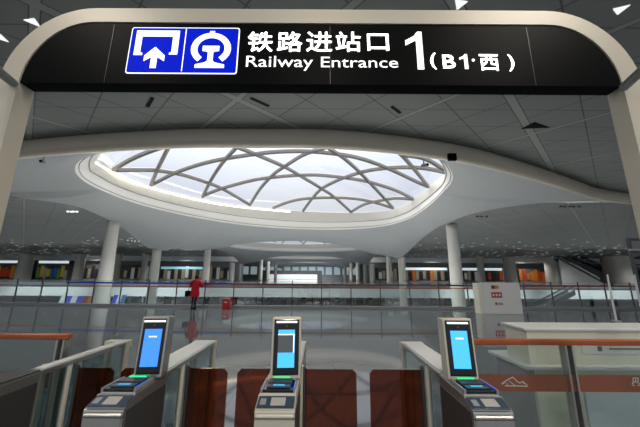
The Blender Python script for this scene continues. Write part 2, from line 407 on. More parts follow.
re_ += [Vector((16, y, 0)) for y in (60, 66, 78, 95, 110, 136, 176)]
side_ceiling(le, -150, 'grey panelled ceiling on the left dotted with small lights')
side_ceiling(re_, 150, 'grey panelled ceiling on the right dotted with small lights')

# ================================================================== triangular lights
def tri_lamp(name='triangular_ceiling_light'):
    bm = bmesh.new(); poly_prism(bm, [(-.22, -.13), (.22, -.13), (.05, .2)], -.02, 0)
    return link(name, bm, 'lamp')
near_l = [(33, 22, 'large lit triangle in the ceiling nearest the left curve of the sign arch'), (1, 38, 'lit ceiling triangle cut by the left picture edge above the arch'), (459, 4, 'lit ceiling triangle just above the top bar of the arch'), (619, 10, 'lit ceiling triangle above the right curve of the arch')]
first = None
for u, v, lab in near_l:
    o = first.copy() if first else tri_lamp()
    if first: COL.objects.link(o)
    first = first or o
    p = PZ(u, v, ZC); o.location = (p.x, p.y, ZC-.002); o.rotation_euler = (0, 0, random.uniform(-.4, .4)); o.scale = (.85,)*3
    tag(o, lab, 'ceiling light', 'triangular lights in the near ceiling')
fl = None; cand = []
for gx in range(-50, 50):
    for gy in range(0, 26):
        y = 47 + gy*2.1; x = gx*2.1 + (gy % 2)*1.05
        if y > 99: continue
        if x > -28.5 and x < 18.5: continue
        if abs(x) > y*1.09: continue
        p = 1 if y < 70 else .5
        if random.random() < .36*min(1, (y-40)/25): cand.append((x + random.uniform(-.5, .5), y + random.uniform(-.5, .5)))
random.shuffle(cand); cand = cand[:290]
for x, y in cand:
    if fl is None:
        bm = bmesh.new(); poly_prism(bm, [(-.5, -.3), (.5, -.3), (.1, .45)], -.02, 0); o = fl = link('small_ceiling_light', bm, 'lampdim')
    else: o = fl.copy(); COL.objects.link(o)
    o.location = (x, y, ZS); o.rotation_euler = (0, 0, random.choice((0, PI))); s = random.uniform(.45, .8); o.scale = (s, s, 1)
    tag(o, 'one of the many tiny triangular lights dotting the distant side ceilings', 'ceiling light', 'tiny lights in the distant ceilings')

# slots, speakers, cameras
for u, v, w_, a, lab in [(150, 102, .9, -48, 'dark slot vent under the blue half of the sign'), (260, 102, .9, 42, 'dark slot vent below the English lettering, left of centre'), (396, 109.5, .75, 45, 'dark slot vent below the large numeral one')]:
    p = PZ(u, v, ZC); o = link('slot_vent', bx(-w_/2, w_/2, -.07, .07, -.03, 0), 'black'); o.location = (p.x, p.y, ZC); o.rotation_euler = (0, 0, math.radians(a)); tag(o, lab, 'vent', 'slot vents in the near ceiling')
p = PZ(536, 126, ZC); bm = bmesh.new(); poly_prism(bm, [(-.55, .25), (.75, .1), (-.35, -.38)], -.03, 0)
o = link('open_ceiling_hatch', bm, 'black'); o.location = (p.x, p.y, ZC); tag(o, 'black open triangular hatch in the ceiling below the right end of the sign', 'ceiling hatch')
def seccam(u, v, y, lab):
    p = PY(u, v, y); r = empty('security_camera', (p.x, p.y, p.z+.32))
    link('bracket', tb([(0, 0, -.05), (0, 0, -.3)], .035, 8), 'greyp', r)
    h = link('housing', tb([(-.06, .1, -.3), (.1, -.22, -.36)], .09, 10), 'greyp', r); link('lens', tb([(.10, -.22, -.36), (.11, -.25, -.365)], .06, 10), 'black', h)
    tag(r, lab, 'camera', 'security cameras under the ceiling edge')
seccam(43, 162, 14.35, 'small camera hanging below the ceiling edge on the left')
seccam(424, 165.5, 13.9, 'small camera hanging in front of the right side of the skylight')
p = PY(450, 159, 15.0); o = link('black_speaker_box', bx(-.22, .22, -.2, 0, -.2, .2, bev=.02), 'black'); o.location = p + Vector((0, -.15, 0)); tag(o, 'small black box on the ceiling edge right of the skylight', 'speaker')
def cluster(u, v, n, dx, mtl, lab, dy=0):
    p = PZ(u, v, ZS); r = empty('downlight_cluster', (p.x, p.y, ZS))
    for i in range(n):
        bm = bmesh.new(); bmesh.ops.create_cone(bm, cap_ends=True, segments=12, radius1=.12, radius2=.12, depth=.12); o = link('downlight', bm, mtl, r); o.location = ((i-(n-1)/2)*dx, (i % 2)*.1 + dy*i, -.06)
    tag(r, lab, 'ceiling light', 'downlight clusters')
cluster(72, 211, 4, .28, 'lamp', 'row of four bright downlights near the left column')
cluster(131, 240, 5, .3, 'lampdim', 'small cluster of downlights between the two left columns', .6)
cluster(570, 206, 5, .42, 'darkm', 'row of five dark downlights near the tip of the white vault')
cluster(482, 216, 3, .5, 'darkm', 'dark round downlight cluster right of the big right column')

# ================================================================== columns
def column(x, y, r0_, r1_, z0, z1, lab, grp='columns of the hall', flare=0, n=28):
    bm = bmesh.new(); zs = [0, .05, .25, .5, .75, .94, 1.0]; pts = [(0, 0, z0 + (z1-z0)*t) for t in zs]
    rad = [r0_ + (r1_-r0_)*t + (flare*max(0, t-.75)*4 if flare else 0) for t in zs]
    tube(bm, pts, 1, n, radii=rad); o = link('column', bm, 'col', smooth=True); o.location = (x, y, 0)
    tag(o, lab, 'column', grp); return o
def colpx(u, y): return PY(u, 262, y).x
column(colpx(107.5, 35), 35, .92, .62, ZL, 8.0, 'thickest pale round column at the left, left of the person in red')
column(colpx(155.5, 50), 50, .75, .72, ZL, 6.1, 'pale column second from the left, under the low tip of the white vault')
column(colpx(206, 67), 67.5, .78, .72, 0, 7.9, 'slim pale column directly behind the person in red')
column(colpx(455, 35.2), 35.2, .78, .66, ZL, 7.9, 'thick pale round column right of the skylight, standing alone')
column(colpx(403, 58), 59, .72, .70, ZL, 5.4, 'right column of the pair under the right tip of the white vault')
column(colpx(389, 69), 69, .66, .62, 0, 7.6, 'left column of the pair under the right tip of the white vault')
for i, (u, y, r) in enumerate([(232.5, 90, .8), (241, 98, .55), (261, 112, .75), (268.5, 124, .7), (276, 138, .7), (372, 93, .85), (365, 104, .6), (358, 114, .8), (351, 126, .7), (345, 140, .7)]):
    column(colpx(u, y), y, r, r, 0, 7.5 if abs(y-95) > 8 else 5.5, 'slim distant column %s the %s row beyond the void' % (['at the near end of', 'second from the near end of', 'in the middle of', 'second from the far end of', 'at the far end of'][i % 5], ['left', 'right'][i > 4]), 'distant columns in two rows')
for u, y, r, lab in [(26, 93, 2.0, 'broad pillar between the red shop and the green shop at far left'), (80, 93, 1.4, 'broad pillar at the right end of the green and blue shop'), (117, 93, 1.2, 'pillar just right of the thick left column, in front of the shops'), (145, 93, .9, 'thin pillar just left of the second left column'), (480, 93, 1.1, 'narrow pillar behind the white notice board, left side'),
                     (509, 93, 1.8, 'broad pillar left of the orange shop'), (553, 93, 2.6, 'broad pillar between the orange shop and the escalator'), (616, 89, 3.6, 'widest pale pillar right of the escalator')]:
    column(colpx(u, y), y, r, r*.9, 0, ZS, lab, 'broad pillars before the shops', flare=.3)

# ================================================================== shops across the void
def shop(u0, u1, lab, cols, sign=None, y=100, ztop=6.3):
    x0, x1 = PY(u0, 272, y).x, PY(u1, 272, y).x; w = x1-x0
    r = empty('shop_front', ((x0+x1)/2, y, 0))
    link('wall', bx(-w/2, w/2, .3, 3, 0, ztop), 'dark', r)
    if sign: link('sign_board', bx(-w/2+.2, w/2-.2, .05, .3, ztop-.9, ztop-.1), sign, r)
    n = max(3, int(w/1.15))
    for i in range(n):
        c = cols[i % len(cols)]; z0 = random.uniform(.2, 1.0); z1 = random.uniform(3.0, 4.8); a = -w/2 + w*i/n
        link('display_panel', bx(a+.06, a+w/n-random.uniform(.08, .3), .1, .3, z0, z1), c, r)
    link('floor_rail', bx(-w/2, w/2, -.2, .1, 0, .35), 'greyp', r)
    tag(r, lab, 'shop')
S_white = em('sign_white', (.75, .85, .9), .7); S_teal = em('sign_teal', (.3, .6, .7), .5)
cR, cO, cY, cG, cB, cT, cK, cW = [mat('goods_'+n, c, .6, emit=c, es=.15) for n, c in dict(red=(.38, .05, .02), orange=(.5, .15, .02), yellow=(.4, .32, .05), green=(.08, .22, .08), blue=(.03, .12, .25), tan=(.3, .25, .18), black=(.02, .02, .02), white=(.5, .55, .55)).items()]
shop(-18, 24, 'shop with red and orange displays at the far left edge', [cR, cR, cO, cG, cY, cR], S_white)
shop(36, 67, 'shop with yellow, green and blue displays between two far left pillars', [cG, cY, cT, cY, cB, cB], S_white)
shop(84, 108, 'dark shop between the far left pillars, beside the thick left column', [cK, cT, cK], None, ztop=5.2)
shop(120, 152, 'dark shop with small pale displays between the left columns', [cK, cT, cK, cW], None, ztop=5)
shop(160, 203, 'dim shop just left of the person in red', [cK, cT, cW, cK, cT], S_teal, ztop=4.6)
shop(209, 231, 'small dim shop right of the column behind the person in red', [cT, cK, cW], None, ztop=4.4)
shop(375, 401, 'small dim shop behind the pair of right columns', [cK, cW, cT], None, ztop=4.6)
shop(405, 448, 'dim shop with tan displays left of the big right column', [cT, cK, cO, cT, cK], S_white, ztop=4.8)
shop(461, 478, 'dark shop with white sign right of the big right column', [cK, cW, cT], S_white, ztop=4.8)
shop(484, 503, 'dark shop with teal sign behind the white notice board', [cK, cR, cK], S_white, ztop=4.8)
shop(519, 546, 'orange lit shop between the broad right pillars', [cO, cR, cO, cO], None, ztop=4.6)
shop(628, 660, 'dark shop at the far right edge', [cK, cT, cG], None, ztop=6)
# arch beam above the orange shop
a, b = PY(508, 262, 93.5).x, PY(553, 262, 93.5).x
bm = bmesh.new(); N = 20; prof = [(a, ZS)] + [(b, ZS)] + [(b-(b-a)*i/N, 5.2 + 1.9*math.sin(PI*(i/N))**.5) for i in range(N+1)]
prism_y(bm, prof, 92.6, 94.4); o = link('arch_beam', bm, 'col'); tag(o, 'pale arched beam spanning above the orange shop', 'beam')
# far end screen and glazing
a, b = PY(262, 275, 160).x, PY(322, 275, 160).x
r = empty('far_screen', ((a+b)/2, 160, 0)); w = b-a
link('panel', bx(-w*.42, w*.42, 0, .4, .1, 2.5), em('screen_white', (.75, .8, .82), .6), r)
link('frame', bx(-w/2, w/2, .4, .8, 0, 4.6), 'dark', r)
tag(r, 'long white lit panel at the far end of the hall', 'screen')
for i in range(14):
    u = 244+i*8.5; x = PY(u, 275, 172).x; o = link('far_window_panel', bx(-1.8, 1.8, 0, .3, 2.5, 7), em('winlit%d' % i, (.35, .45, .48), .5) if i == 0 else bpy.data.materials['winlit0']); o.location = (x, 174.6, 0)
    tag(o, 'one of the tall pale glazed panels on the far end wall', 'window', 'glazed panels on the far end wall')

for x0, x1, sd in ((-150, -27, 'left'), (17, 150, 'right')):
    st(link('wall_back', bx(x0, x1, 104, 104.5, 0, ZS), 'wallg'), 'grey wall behind the shops on the %s' % sd, 'wall')
    st(link('trim_2', bx(x0, x1, 99.4, 99.9, 6.35, ZS), 'wall'), 'pale bulkhead above the shops on the %s' % sd, 'wall trim')
# ================================================================== escalators
def escalator(x0, z0, x1, z1, y, lab, w=1.6, h=1.5, skirt=True):
    r = empty('escalator', (0, y, 0))
    n = Vector((x1-x0, 0, z1-z0)); L = n.length
    prof = lambda a, b: [(x0, z0+a), (x1, z1+a), (x1, z1+b), (x0, z0+b)]
    for s in (0, w):
        bm = bmesh.new(); prism_y(bm, prof(-.5, .35), s, s+.25); link('truss', bm, 'darkm', r)
        bm = bmesh.new(); prism_y(bm, prof(.35, 1.0), s+.1, s+.14); link('balustrade_glass', bm, 'glass2', r)
        bm = bmesh.new(); prism_y(bm, prof(1.0, 1.18), s+.05, s+.2); link('handrail', bm, 'black', r)
    bm = bmesh.new(); k = int(L/.9)
    for i in range(k):
        t = i/k; box(bm, min(x0, x1) + abs(x1-x0)*t, min(x0, x1) + abs(x1-x0)*(t+1/k), .25, w, (z0+(z1-z0)*(t if x1 > x0 else 1-t))-.2, (z0+(z1-z0)*(t if x1 > x0 else 1-t))+.15)
    link('steps', bm, 'greyp', r); tag(r, lab, 'escalator'); return r
pa, pb = PY(559, 258, 88), PY(601, 281, 88)
escalator(pa.x, pa.z, pb.x, max(.5, pb.z), 88, 'dark escalator rising to the left near the right edge')
pa2, pb2 = PY(574, 257.5, 93), PY(613, 274, 93)
escalator(pa2.x, pa2.z, pb2.x, pb2.z, 92, 'second dark escalator behind, higher and further right')
bm = bmesh.new(); prism_y(bm, [(pa.x-.3, 0), (pa.x-.3, pa.z-.6), (pb.x, .1), (pb.x, 0)], 87.6, 88); o = link('white_stair_wall', bm, 'white'); tag(o, 'pale triangular wall under the dark escalator', 'wall panel')
pc, pd = PY(541, 306, 58), PY(575, 290, 58)
escalator(pc.x, ZL+.55, pd.x, pd.z-.4, 58, 'escalator in the void below, behind the glass at right')

# ================================================================== lower level things
def gate_arch(x, y, w, h, lab, grp, mt='greyp'):
    r = empty('metal_detector_gate', (x, y, ZL))
    for s in (-1, 1): link('post', bx(s*w/2-.18, s*w/2+.18, -.3, .3, 0, h, bev=.04), mt, r)
    link('header', bx(-w/2+.18, w/2-.18, -.25, .25, h-.5, h-.02), 'darkm', r); tag(r, lab, 'security gate', grp)
def machine(x, y, lab, grp, mt='greyp', w=1.2, h=1.9):
    r = empty('ticket_machine', (x, y, ZL)); link('cabinet', bx(-w/2, w/2, -.4, .4, 0, h, bev=.05), mt, r)
    link('screen', bx(-w*.35, w*.35, -.46, -.4, h*.5, h*.88), 'black', r); tag(r, lab, 'machine', grp)
k = 0
for u in range(128, 400, 11):
    uu = u + random.uniform(-1.3, 1.3); x = PY(uu, 302, 75).x; yy = 73.5 + random.uniform(-1.5, 2.5)
    if k % 3 == 1: machine(x, yy, 'small distant ticket machine on the lower level, seen through the glass balustrade', 'machines on the lower level', random.choice(['white', 'white', 'greyp', 'darkm']), random.uniform(.9, 1.7), random.uniform(1.6, 2.3))
    else: gate_arch(x, yy, random.uniform(1.3, 2.2), random.uniform(1.9, 2.5), 'small distant grey walk-through gate on the lower level, seen through the glass balustrade', 'gates on the lower level', random.choice(['greyp', 'darkm', 'white']))
    k += 1
for u in (408, 420, 432, 446, 472):
    x = PY(u, 302, 75).x; machine(x, 74, 'small distant ticket machine on the lower level, seen through the glass balustrade', 'machines on the lower level', 'darkm', 1.4, 2.1)
def banner(u0, u1, v0, v1, y, cols, lab):
    p0 = PY(u0, v1, y); p1 = PY(u1, v0, y); z0 = max(ZL, p0.z); r = empty('banner_stand', ((p0.x+p1.x)/2, y, ZL)); w = p1.x-p0.x; n = len(cols)
    for i, c in enumerate(cols):
        a = -w/2 + w*i/n; sk = .6
        bm = bmesh.new(); prism_y(bm, [(a, .05), (a+w/n, .05), (a+w/n+sk, p1.z-ZL), (a+sk, p1.z-ZL)], 0, .1); link('colour_field', bm, c, r)
    link('base', bx(-w/2-.1, w/2+.1, -.3, .4, 0, .08), 'darkm', r)
    tag(r, lab, 'banner')
banner(57, 92, 296, 305, 64, [cW, 'bandblue', cW, 'bandblue', 'bandred', cO], 'blue, white and orange banner on the lower level left of the thick column')
banner(110, 124, 295, 305, 64, ['bandblue', cW, cB], 'dark blue and white banner on the lower level right of the thick column')

# ================================================================== near balustrade
r = empty('glass_balustrade', (0, 0, 0)); tag(r, 'long glass balustrade with wooden rail and dark posts along the void', 'balustrade')
def strip(x0, x1, dy0, dy1, z0, z1, name, mt, step=.75):
    bm = bmesh.new(); n = max(1, int((x1-x0)/step)); V = []
    for i in range(n+1):
        x = x0+(x1-x0)*i/n; y = edgeY(x) - .25
        V.append([bm.verts.new((x, y+dy, z)) for dy, z in ((dy0, z0), (dy1, z0), (dy1, z1), (dy0, z1))])
    for A_, B_ in zip(V, V[1:]):
        for k in range(4): bm.faces.new((A_[k], A_[(k+1) % 4], B_[(k+1) % 4], B_[k]))
    bm.faces.new(V[0]); bm.faces.new(V[-1][::-1])
    return link(name, bm, mt, r)
strip(-27, 29, -.02, .0, .12, 1.36, 'glass_panel', 'glass', 1.5)
strip(-27, 29, -.08, .06, 0, .13, 'kerb', 'greyp')
strip(-27, 29, -.09, -.05, 1.035, 1.075, 'lower_rail', 'wood')
strip(PY(66, 284, 16.5).x, PY(232, 286, 16).x, -.09, -.03, 1.19, 1.27, 'handrail', 'bandblue')['label'] = 'blue section of handrail'
strip(PY(232, 286, 16).x, 29, -.09, -.03, 1.17, 1.25, 'handrail', 'bandred')['label'] = 'dark red section of handrail'
x = -26.3 + .15
i = 0
xs = []
u = 12.7
while True:
    px = (232.7 - 320)/F*15.75
    break
for i in range(-14, 20):
    x = PY(232.7, 300, 15.9).x + i*1.56; y = edgeY(x)-.25
    link('post', bx(x-.022, x+.022, y-.03, y+.03, .0, 1.42), 'post', r)

# ================================================================== sign portal
r = empty('sign_portal', (0, 2.06, 0)); tag(r, 'beige metal arch with rounded corners carrying the railway entrance sign', 'portal frame')
def arch_loop(xh, ztop, rx, rz, zb, n=14):
    P = [(-xh, zb)]
    for i in range(n+1):
        a = PI - PI/2*i/n; P.append((-xh+rx + rx*math.cos(a), ztop-rz + rz*math.sin(a)))
    for i in range(n+1):
        a = PI/2 - PI/2*i/n; P.append((xh-rx + rx*math.cos(a), ztop-rz + rz*math.sin(a)))
    P.append((xh, zb)); return P
Wi, Zt = 2.362, 3.685
inn = arch_loop(Wi, Zt, .50, .56, 0); out = arch_loop(Wi+.16, Zt+.135, .66, .70, 0)
bm = bmesh.new(); y0, y1 = -.06, .07
loops = [[bm.verts.new((x, y, z)) for x, z in L] for L, y in ((inn, y0), (out, y0), (out, y1), (inn, y1))]
for a in range(4):
    A_, B_ = loops[a], loops[(a+1) % 4]
    for k in range(len(A_)-1): bm.faces.new((A_[k], A_[k+1], B_[k+1], B_[k]))
for e in (0, -1): bm.faces.new([L[e] for L in loops])
bmesh.ops.bevel(bm, geom=[e for e in bm.edges if abs(e.verts[0].co.y-y0) < 1e-5 and abs(e.verts[1].co.y-y0) < 1e-5 and e.calc_face_angle(0) > 1], offset=.012, segments=2, affect='EDGES')
link('arch_frame', bm, 'beige', r)
for s in (-1, 1):
    e0, e1 = (PY(624, 87, 1.99), PY(668, 46, 1.55)) if s > 0 else (PY(13, 83, 1.99), PY(-30, 48, 1.55))
    link('tie_arm', tb([e0 - Vector((0, 2.06, 0)), e1 - Vector((0, 2.06, 0))], .032, 12), 'greyp', r)
    link('base_plate', bx(s*(Wi+.08)-.14, s*(Wi+.08)+.14, -.12, .13, 0, .02), 'steel', r)
zb = 1.65 + 1.469
sb = empty('hanging_sign', (0, 2.06, 0)); tag(sb, 'black lit sign reading 铁路进站口 Railway Entrance 1 (B1·西) with blue railway symbols', 'sign')
prof = [p for p in arch_loop(Wi-.004, Zt-.004, .50, .56, zb)]
bm = bmesh.new(); prism_y(bm, prof, -.052, .065); link('sign_box', bm, 'black', sb)
YF = 2.06-.052
for u in (110, 330, 530):
    p = PY(u, 50, YF); link('seam', bx(p.x-.0015, p.x+.0015, -.0535, -.05, zb+.005, Zt-.02), 'darkm', sb)
def text(s, u0, v0, u1, v1, mt='ltwhite', bold=.0, name='lettering', y=YF-.004, parent=sb, ybase=2.06, uc=None):
    c = bpy.data.curves.new('t', 'FONT'); c.body = s; c.size = 1; c.extrude = 0; c.resolution_u = 3
    to = bpy.data.objects.new('t', c); COL.objects.link(to); bpy.context.view_layer.update()
    me = bpy.data.meshes.new_from_object(to.evaluated_get(bpy.context.evaluated_depsgraph_get())); bpy.data.objects.remove(to)
    X = [v.co.x for v in me.vertices]; Y = [v.co.y for v in me.vertices]
    vm = (v0+v1)/2; um = (u0+u1)/2
    xa, xb = PY(u0, vm, y).x, PY(u1, vm, y).x; za, zb_ = PY(um, v1, y).z, PY(um, v0, y).z
    for v in me.vertices:
        fx = (v.co.x-min(X))/(max(X)-min(X)); fz = (v.co.y-min(Y))/(max(Y)-min(Y))
        v.co = (xa+(xb-xa)*fx, y-ybase, za+(zb_-za)*fz)
    b2 = bmesh.new(); off = bold*.12
    for k in range(9 if bold else 1):
        n0 = len(b2.verts); b2.from_mesh(me); b2.verts.ensure_lookup_table()
        if k:
            a = 2*PI*k/8
            for v in b2.verts[n0:]: v.co.x += off*math.cos(a); v.co.z += off*math.sin(a)
    b2.to_mesh(me); b2.free()
    o = bpy.data.objects.new(name, me); COL.objects.link(o); me.materials.clear(); me.materials.append(M[mt]); o.parent = parent
    return o
for ch, a, b, t, d in [('铁', 248, 272.5, 32, 51.5), ('路', 277.5, 302, 32, 51.5), ('进', 306.5, 332, 32, 51.5), ('站', 336, 360.5, 32, 51.5), ('口', 367.5, 388.5, 34, 50.5)]:
    text(ch, a, t, b, d, bold=.011)
text('Railway', 246, 56, 313, 70.5, bold=0)
text('Entrance', 321, 57, 398, 67.5, bold=0)
# numeral one drawn as a bold shape
def quad_px(pts, mt, name, parent=sb, y=YF-.004, th=.004, ybase=2.06):
    bm = bmesh.new(); W = [PY(u, v, y) for u, v in pts]; prism_y(bm, [(p.x, p.z) for p in W], y-ybase, y-ybase+th); return link(name, bm, mt, parent)
def rect_prof(x0, x1, z0, z1): return [(x0, z0), (x1, z0), (x1, z1), (x0, z1)]
p0 = PY(404, 70, YF); p1 = PY(423, 32, YF); w = p1.x-p0.x; h = PY(414, 32, YF).z-PY(414, 69.5, YF).z; zz = PY(414, 69.5, YF).z; xx = p0.x+.01
bm = bmesh.new(); prism_y(bm, [(xx+x*w, zz+z*h) for x, z in [(.57, 0), (.86, 0), (.86, 1), (.66, 1), (.48, .88), (.08, .76), (.08, .63), (.57, .77)]], YF-2.064, YF-2.06)
link('numeral_one', bm, 'ltwhite', sb)
text('(', 430.5, 53, 436, 69, bold=.010); text('B', 443, 55, 455, 68, bold=.018)
q0, q1 = PY(459.5, 69, YF), PY(467.5, 54.5, YF); w, h = q1.x-q0.x, q1.z-q0.z
bm = bmesh.new(); prism_y(bm, [(q0.x+x*w, q0.z+z*h) for x, z in [(.56, 0), (.92, 0), (.92, 1), (.66, 1), (.5, .87), (.08, .76), (.08, .62), (.56, .74)]], YF-2.064, YF-2.06); link('lettering', bm, 'ltwhite', sb)
text('西', 480, 54.5, 498.5, 70.5, bold=.010); text(')', 508.5, 54.5, 514, 71, bold=.010)
q = PY(473, 60.5, YF); bm = bmesh.new(); bmesh.ops.create_cone(bm, cap_ends=True, segments=12, radius1=.012, radius2=.012, depth=.004, matrix=Matrix.Translation((q.x, YF-2.064, q.z)) @ Matrix.Rotation(PI/2, 4, 'X')); link('lettering', bm, 'ltwhite', sb)
# blue symbol panel
xa, xb = PY(129, 51, YF).x, PY(238.5, 51, YF).x; za, zt = PY(184, 74, YF).z, PY(184, 28, YF).z
def rrect(x0, x1, z0, z1, r_, n=5):
    P = []
    for cx, cz, a0 in ((x1-r_, z1-r_, 0), (x0+r_, z1-r_, 90), (x0+r_, z0+r_, 180), (x1-r_, z0+r_, 270)):
        for i in range(n+1):
            a = math.radians(a0+90*i/n); P.append((cx+r_*math.cos(a), cz+r_*math.sin(a)))
    return P
def plate(prof, off, mt, name):
    bm = bmesh.new(); prism_y(bm, prof, YF-2.06-off-.002, YF-2.06-off+.002); return link(name, bm, mt, sb)
plate(rrect(xa, xb, za, zt, .02), .002, 'ltwhite', 'symbol_border'); plate(rrect(xa+.008, xb-.008, za+.008, zt-.008, .016), .004, 'signblue', 'symbol_field')
W_, H_ = xb-xa, zt-za; mx = xa+W_*.505
plate(rect_prof(mx-.003, mx+.003, za+.02, zt-.015), .0065, 'ltwhite', 'divider')
def L(prof): return [(xa+x*W_, za+z*H_) for x, z in prof]
plate(L([(.052, .385), (.052, .92), (.448, .92), (.448, .40), (.372, .40), (.372, .43), (.392, .45), (.392, .79), (.108, .79), (.108, .445), (.13, .43), (.13, .385)]), .0065, 'ltwhite', 'entrance_symbol')
plate(L([(.216, .11), (.216, .345), (.152, .255), (.152, .375), (.243, .56), (.336, .375), (.336, .255), (.270, .345), (.270, .11)]), .0065, 'ltwhite', 'arrow')
cx, cz = xa+W_*.75, za+H_*.53; ro, ri = H_*.345, H_*.235
arc = [(cx+1.08*ro*math.cos(a), cz+ro*math.sin(a)) for a in [math.radians(-52+284*i/30) for i in range(31)]] + [(cx+1.08*ri*math.cos(a), cz+ri*math.sin(a)) for a in [math.radians(232-284*i/30) for i in range(31)]]
bm = bmesh.new(); ns = 31; ya, yb = YF-2.06-.0085, YF-2.06-.0045
for i in range(30):
    pr = [arc[i], arc[i+1], arc[61-i-1], arc[61-i]]; prism_y(bm, pr, ya, yb)
bmesh.ops.remove_doubles(bm, verts=bm.verts, dist=1e-6); link('railway_symbol', bm, 'ltwhite', sb)
plate([(cx-.02, cz+ro*.9), (cx+.02, cz+ro*.9), (cx+.02, cz+ro*1.12), (cx-.02, cz+ro*1.12)], .0065, 'ltwhite', 'railway_symbol')
plate([(cx+x*H_, za+z*H_) for x, z in [(-.27, .12), (.27, .12), (.27, .19), (.09, .235), (.05, .27), (.05, .45), (.075, .47), (.155, .48), (.155, .59), (-.155, .59), (-.155, .48), (-.075, .47), (-.05, .45), (-.05, .27), (-.09, .235), (-.27, .19)]], .0065, 'ltwhite', 'railway_symbol')

# ================================================================== ticket gates
WG = .215
def gate(name, x, lab, screen=True, disp='blue1', flaps=(), yaw=0, bodym='steel', body_label=None, sxo=0, shw=.098, rail=None):
    r = empty(name, (x, 1.74, 0)); tag(r, lab, 'ticket gate', 'ticket gates'); h = WG/2
    prof = [(0, .01), (0, .925), (.012, .948), (.10, .978), (.104, .99), (.46, .998), (.46, .01)]
    bm = prism_x(prof, -h, h); bmesh.ops.bevel(bm, geom=[e for e in bm.edges if e.calc_length() > .2], offset=.008, segments=2, affect='EDGES')
    link('front_cabinet', bm, bodym, r)
    link('front_trim', bx(-h-.001, h+.001, -.004, .01, .905, .909), 'darkm', r)
    for s in (-1, 1):
        link('side_panel', bx(s*(h+.0015)-.0015, s*(h+.0015)+.0015, .03, .44, .04, .93), 'darkm', r)
    link('plinth', bx(-h-.01, h+.01, -.01, 1.44, 0, .05), 'darkm', r)
    # rear glazed part
    ra = rail if rail is not None else -h
    link('top_rail', bx(ra, h, .46, 1.43, .965, 1.0, bev=.006), 'steel', r)
    link('top_cover', bx(ra+.02, h-.02, .50, 1.40, 1.0, 1.006), 'white', r)
    for s in (-1, 1):
        link('side_glass', bx(s*(h-.012)-.004, s*(h-.012)+.004, .48, 1.36, .06, .962), 'glass2', r)
        link('rear_post', bx(s*(h-.02)-.018, s*(h-.02)+.018, 1.37, 1.43, .05, .965), 'cream', r)
        link('middle_post', tb([(s*(h-.012), .71, .05), (s*(h-.012), .71, .968)], .02, 12), 'cream', r)
        link('inner_post', bx(s*(h-.02)-.008, s*(h-.02)+.008, .80, .84, .05, .965), 'cream', r)
    link('rear_cap', bx(-h-.004, h+.004, 1.36, 1.45, .94, 1.002, bev=.004), 'cream', r)
    for s, L_ in flaps:
        bm = bmesh.new(); P = [(s*h, .12), (s*(h+L_), .12), (s*(h+L_), .90), (s*(h+L_-.03), .93), (s*h, .93)]
        prism_y(bm, P, .765, .777); link('flap_door', bm, 'amber', r)
        link('flap_hinge', tb([(s*(h+.012), .771, .06), (s*(h+.012), .771, .95)], .012, 10), 'darkm', r)
    # reader panel on the slope
    T = Matrix.Translation((0, .012, .949)) @ Matrix.Rotation(math.atan2(.030, .088), 4, 'X')
    p = link('reader_panel', bx(-h+.006, h-.006, .002, .088, 0, .006, bev=.002, mtx=T), 'navy', r)
    link('scan_window', bx(-.028, .052, .015, .072, .006, .009, mtx=T), em('scan_glow', (.42, .40, .36), .12) if 'scan_glow' not in bpy.data.materials else bpy.data.materials['scan_glow'], p)
    link('coin_button', bx(-.088, -.055, .02, .065, .006, .009, bev=.001, mtx=T), 'greyp', p)
    if not screen:
        link('top_plate', bx(-h+.004, h-.004, .11, .45, .998, 1.006), 'darkm', r); return r
    link('document_tray', bx(-h+.02, h-.02, .112, .275, .994, 1.008, bev=.003), 'blackg', r)
    link('tray_rim', bx(-h+.008, -h+.019, .108, .30, .992, 1.014), 'greyp', r); link('tray_rim', bx(h-.019, h-.008, .108, .30, .992, 1.014), 'greyp', r)
    pd_ = link('id_reader', bx(-.07, .07, .135, .185, 1.008, 1.016, bev=.003), 'navy', r)
    link('reader_glow', bx(-.035, .035, .15, .170, 1.016, 1.018), em('teal_glow', (.05, .35, .55), .8) if 'teal_glow' not in bpy.data.materials else bpy.data.materials['teal_glow'], pd_)
    link('keypad', bx(-.075, .075, .195, .265, 1.008, 1.022, bev=.003), 'darkm', r)
    link('blue_edge_light', bx(h-.0185, h-.015, .11, .25, 1.012, 1.0155), 'bluel', r)
    link('green_light_strip', bx(-.052, .052, .283, .296, 1.012, 1.02, mtx=None), 'green', r)
    # screen unit
    S = empty('screen_unit', (sxo, .335, 1.0), yaw); S.parent = r; S.rotation_euler = (math.radians(-5), 0, yaw); hw = shw
    link('housing', bx(-hw, hw, -.02, .085, -.005, .375, bev=.008), 'cream' if disp != 'blue1' else 'steel', S)
    g = link('black_glass', bx(-hw+.014, hw-.014, -.0245, -.02, .02, .36, bev=.002), 'blackg', S)
    z0, z1 = .065, .295
    link('display', bx(-.055, .055, -.0265, -.0245, z0, z1), disp, S)
    link('light_bar', bx(-.07, .07, -.0265, -.0245, .338, .350), 'lamp', S)
    bm = bmesh.new(); bmesh.ops.create_cone(bm, cap_ends=True, segments=14, radius1=.007, radius2=.007, depth=.003, matrix=Matrix.Translation((0, -.0255, .318)) @ Matrix.Rotation(PI/2, 4, 'X')); link('camera_lens', bm, 'darkm', S)
    if disp == 'blue2' and name == 'ticket_gate' and 'middle' in lab:
        link('picture_window', bx(-.055, .045, -.0275, -.0265, .155, .262), 'disgrey', S); link('picture_rim', bx(-.055, .055, -.027, -.0265, .262, .268), 'ltwhite', S); link('picture_rim', bx(.046, .052, -.027, -.0265, .155, .268), 'ltwhite', S)
    else:
        for i in range(5): link('display_mark', bx(-.024+i*.0105, -.024+i*.0105+.008, -.0275, -.0265, .243, .251), 'ltwhite', S)
    return r
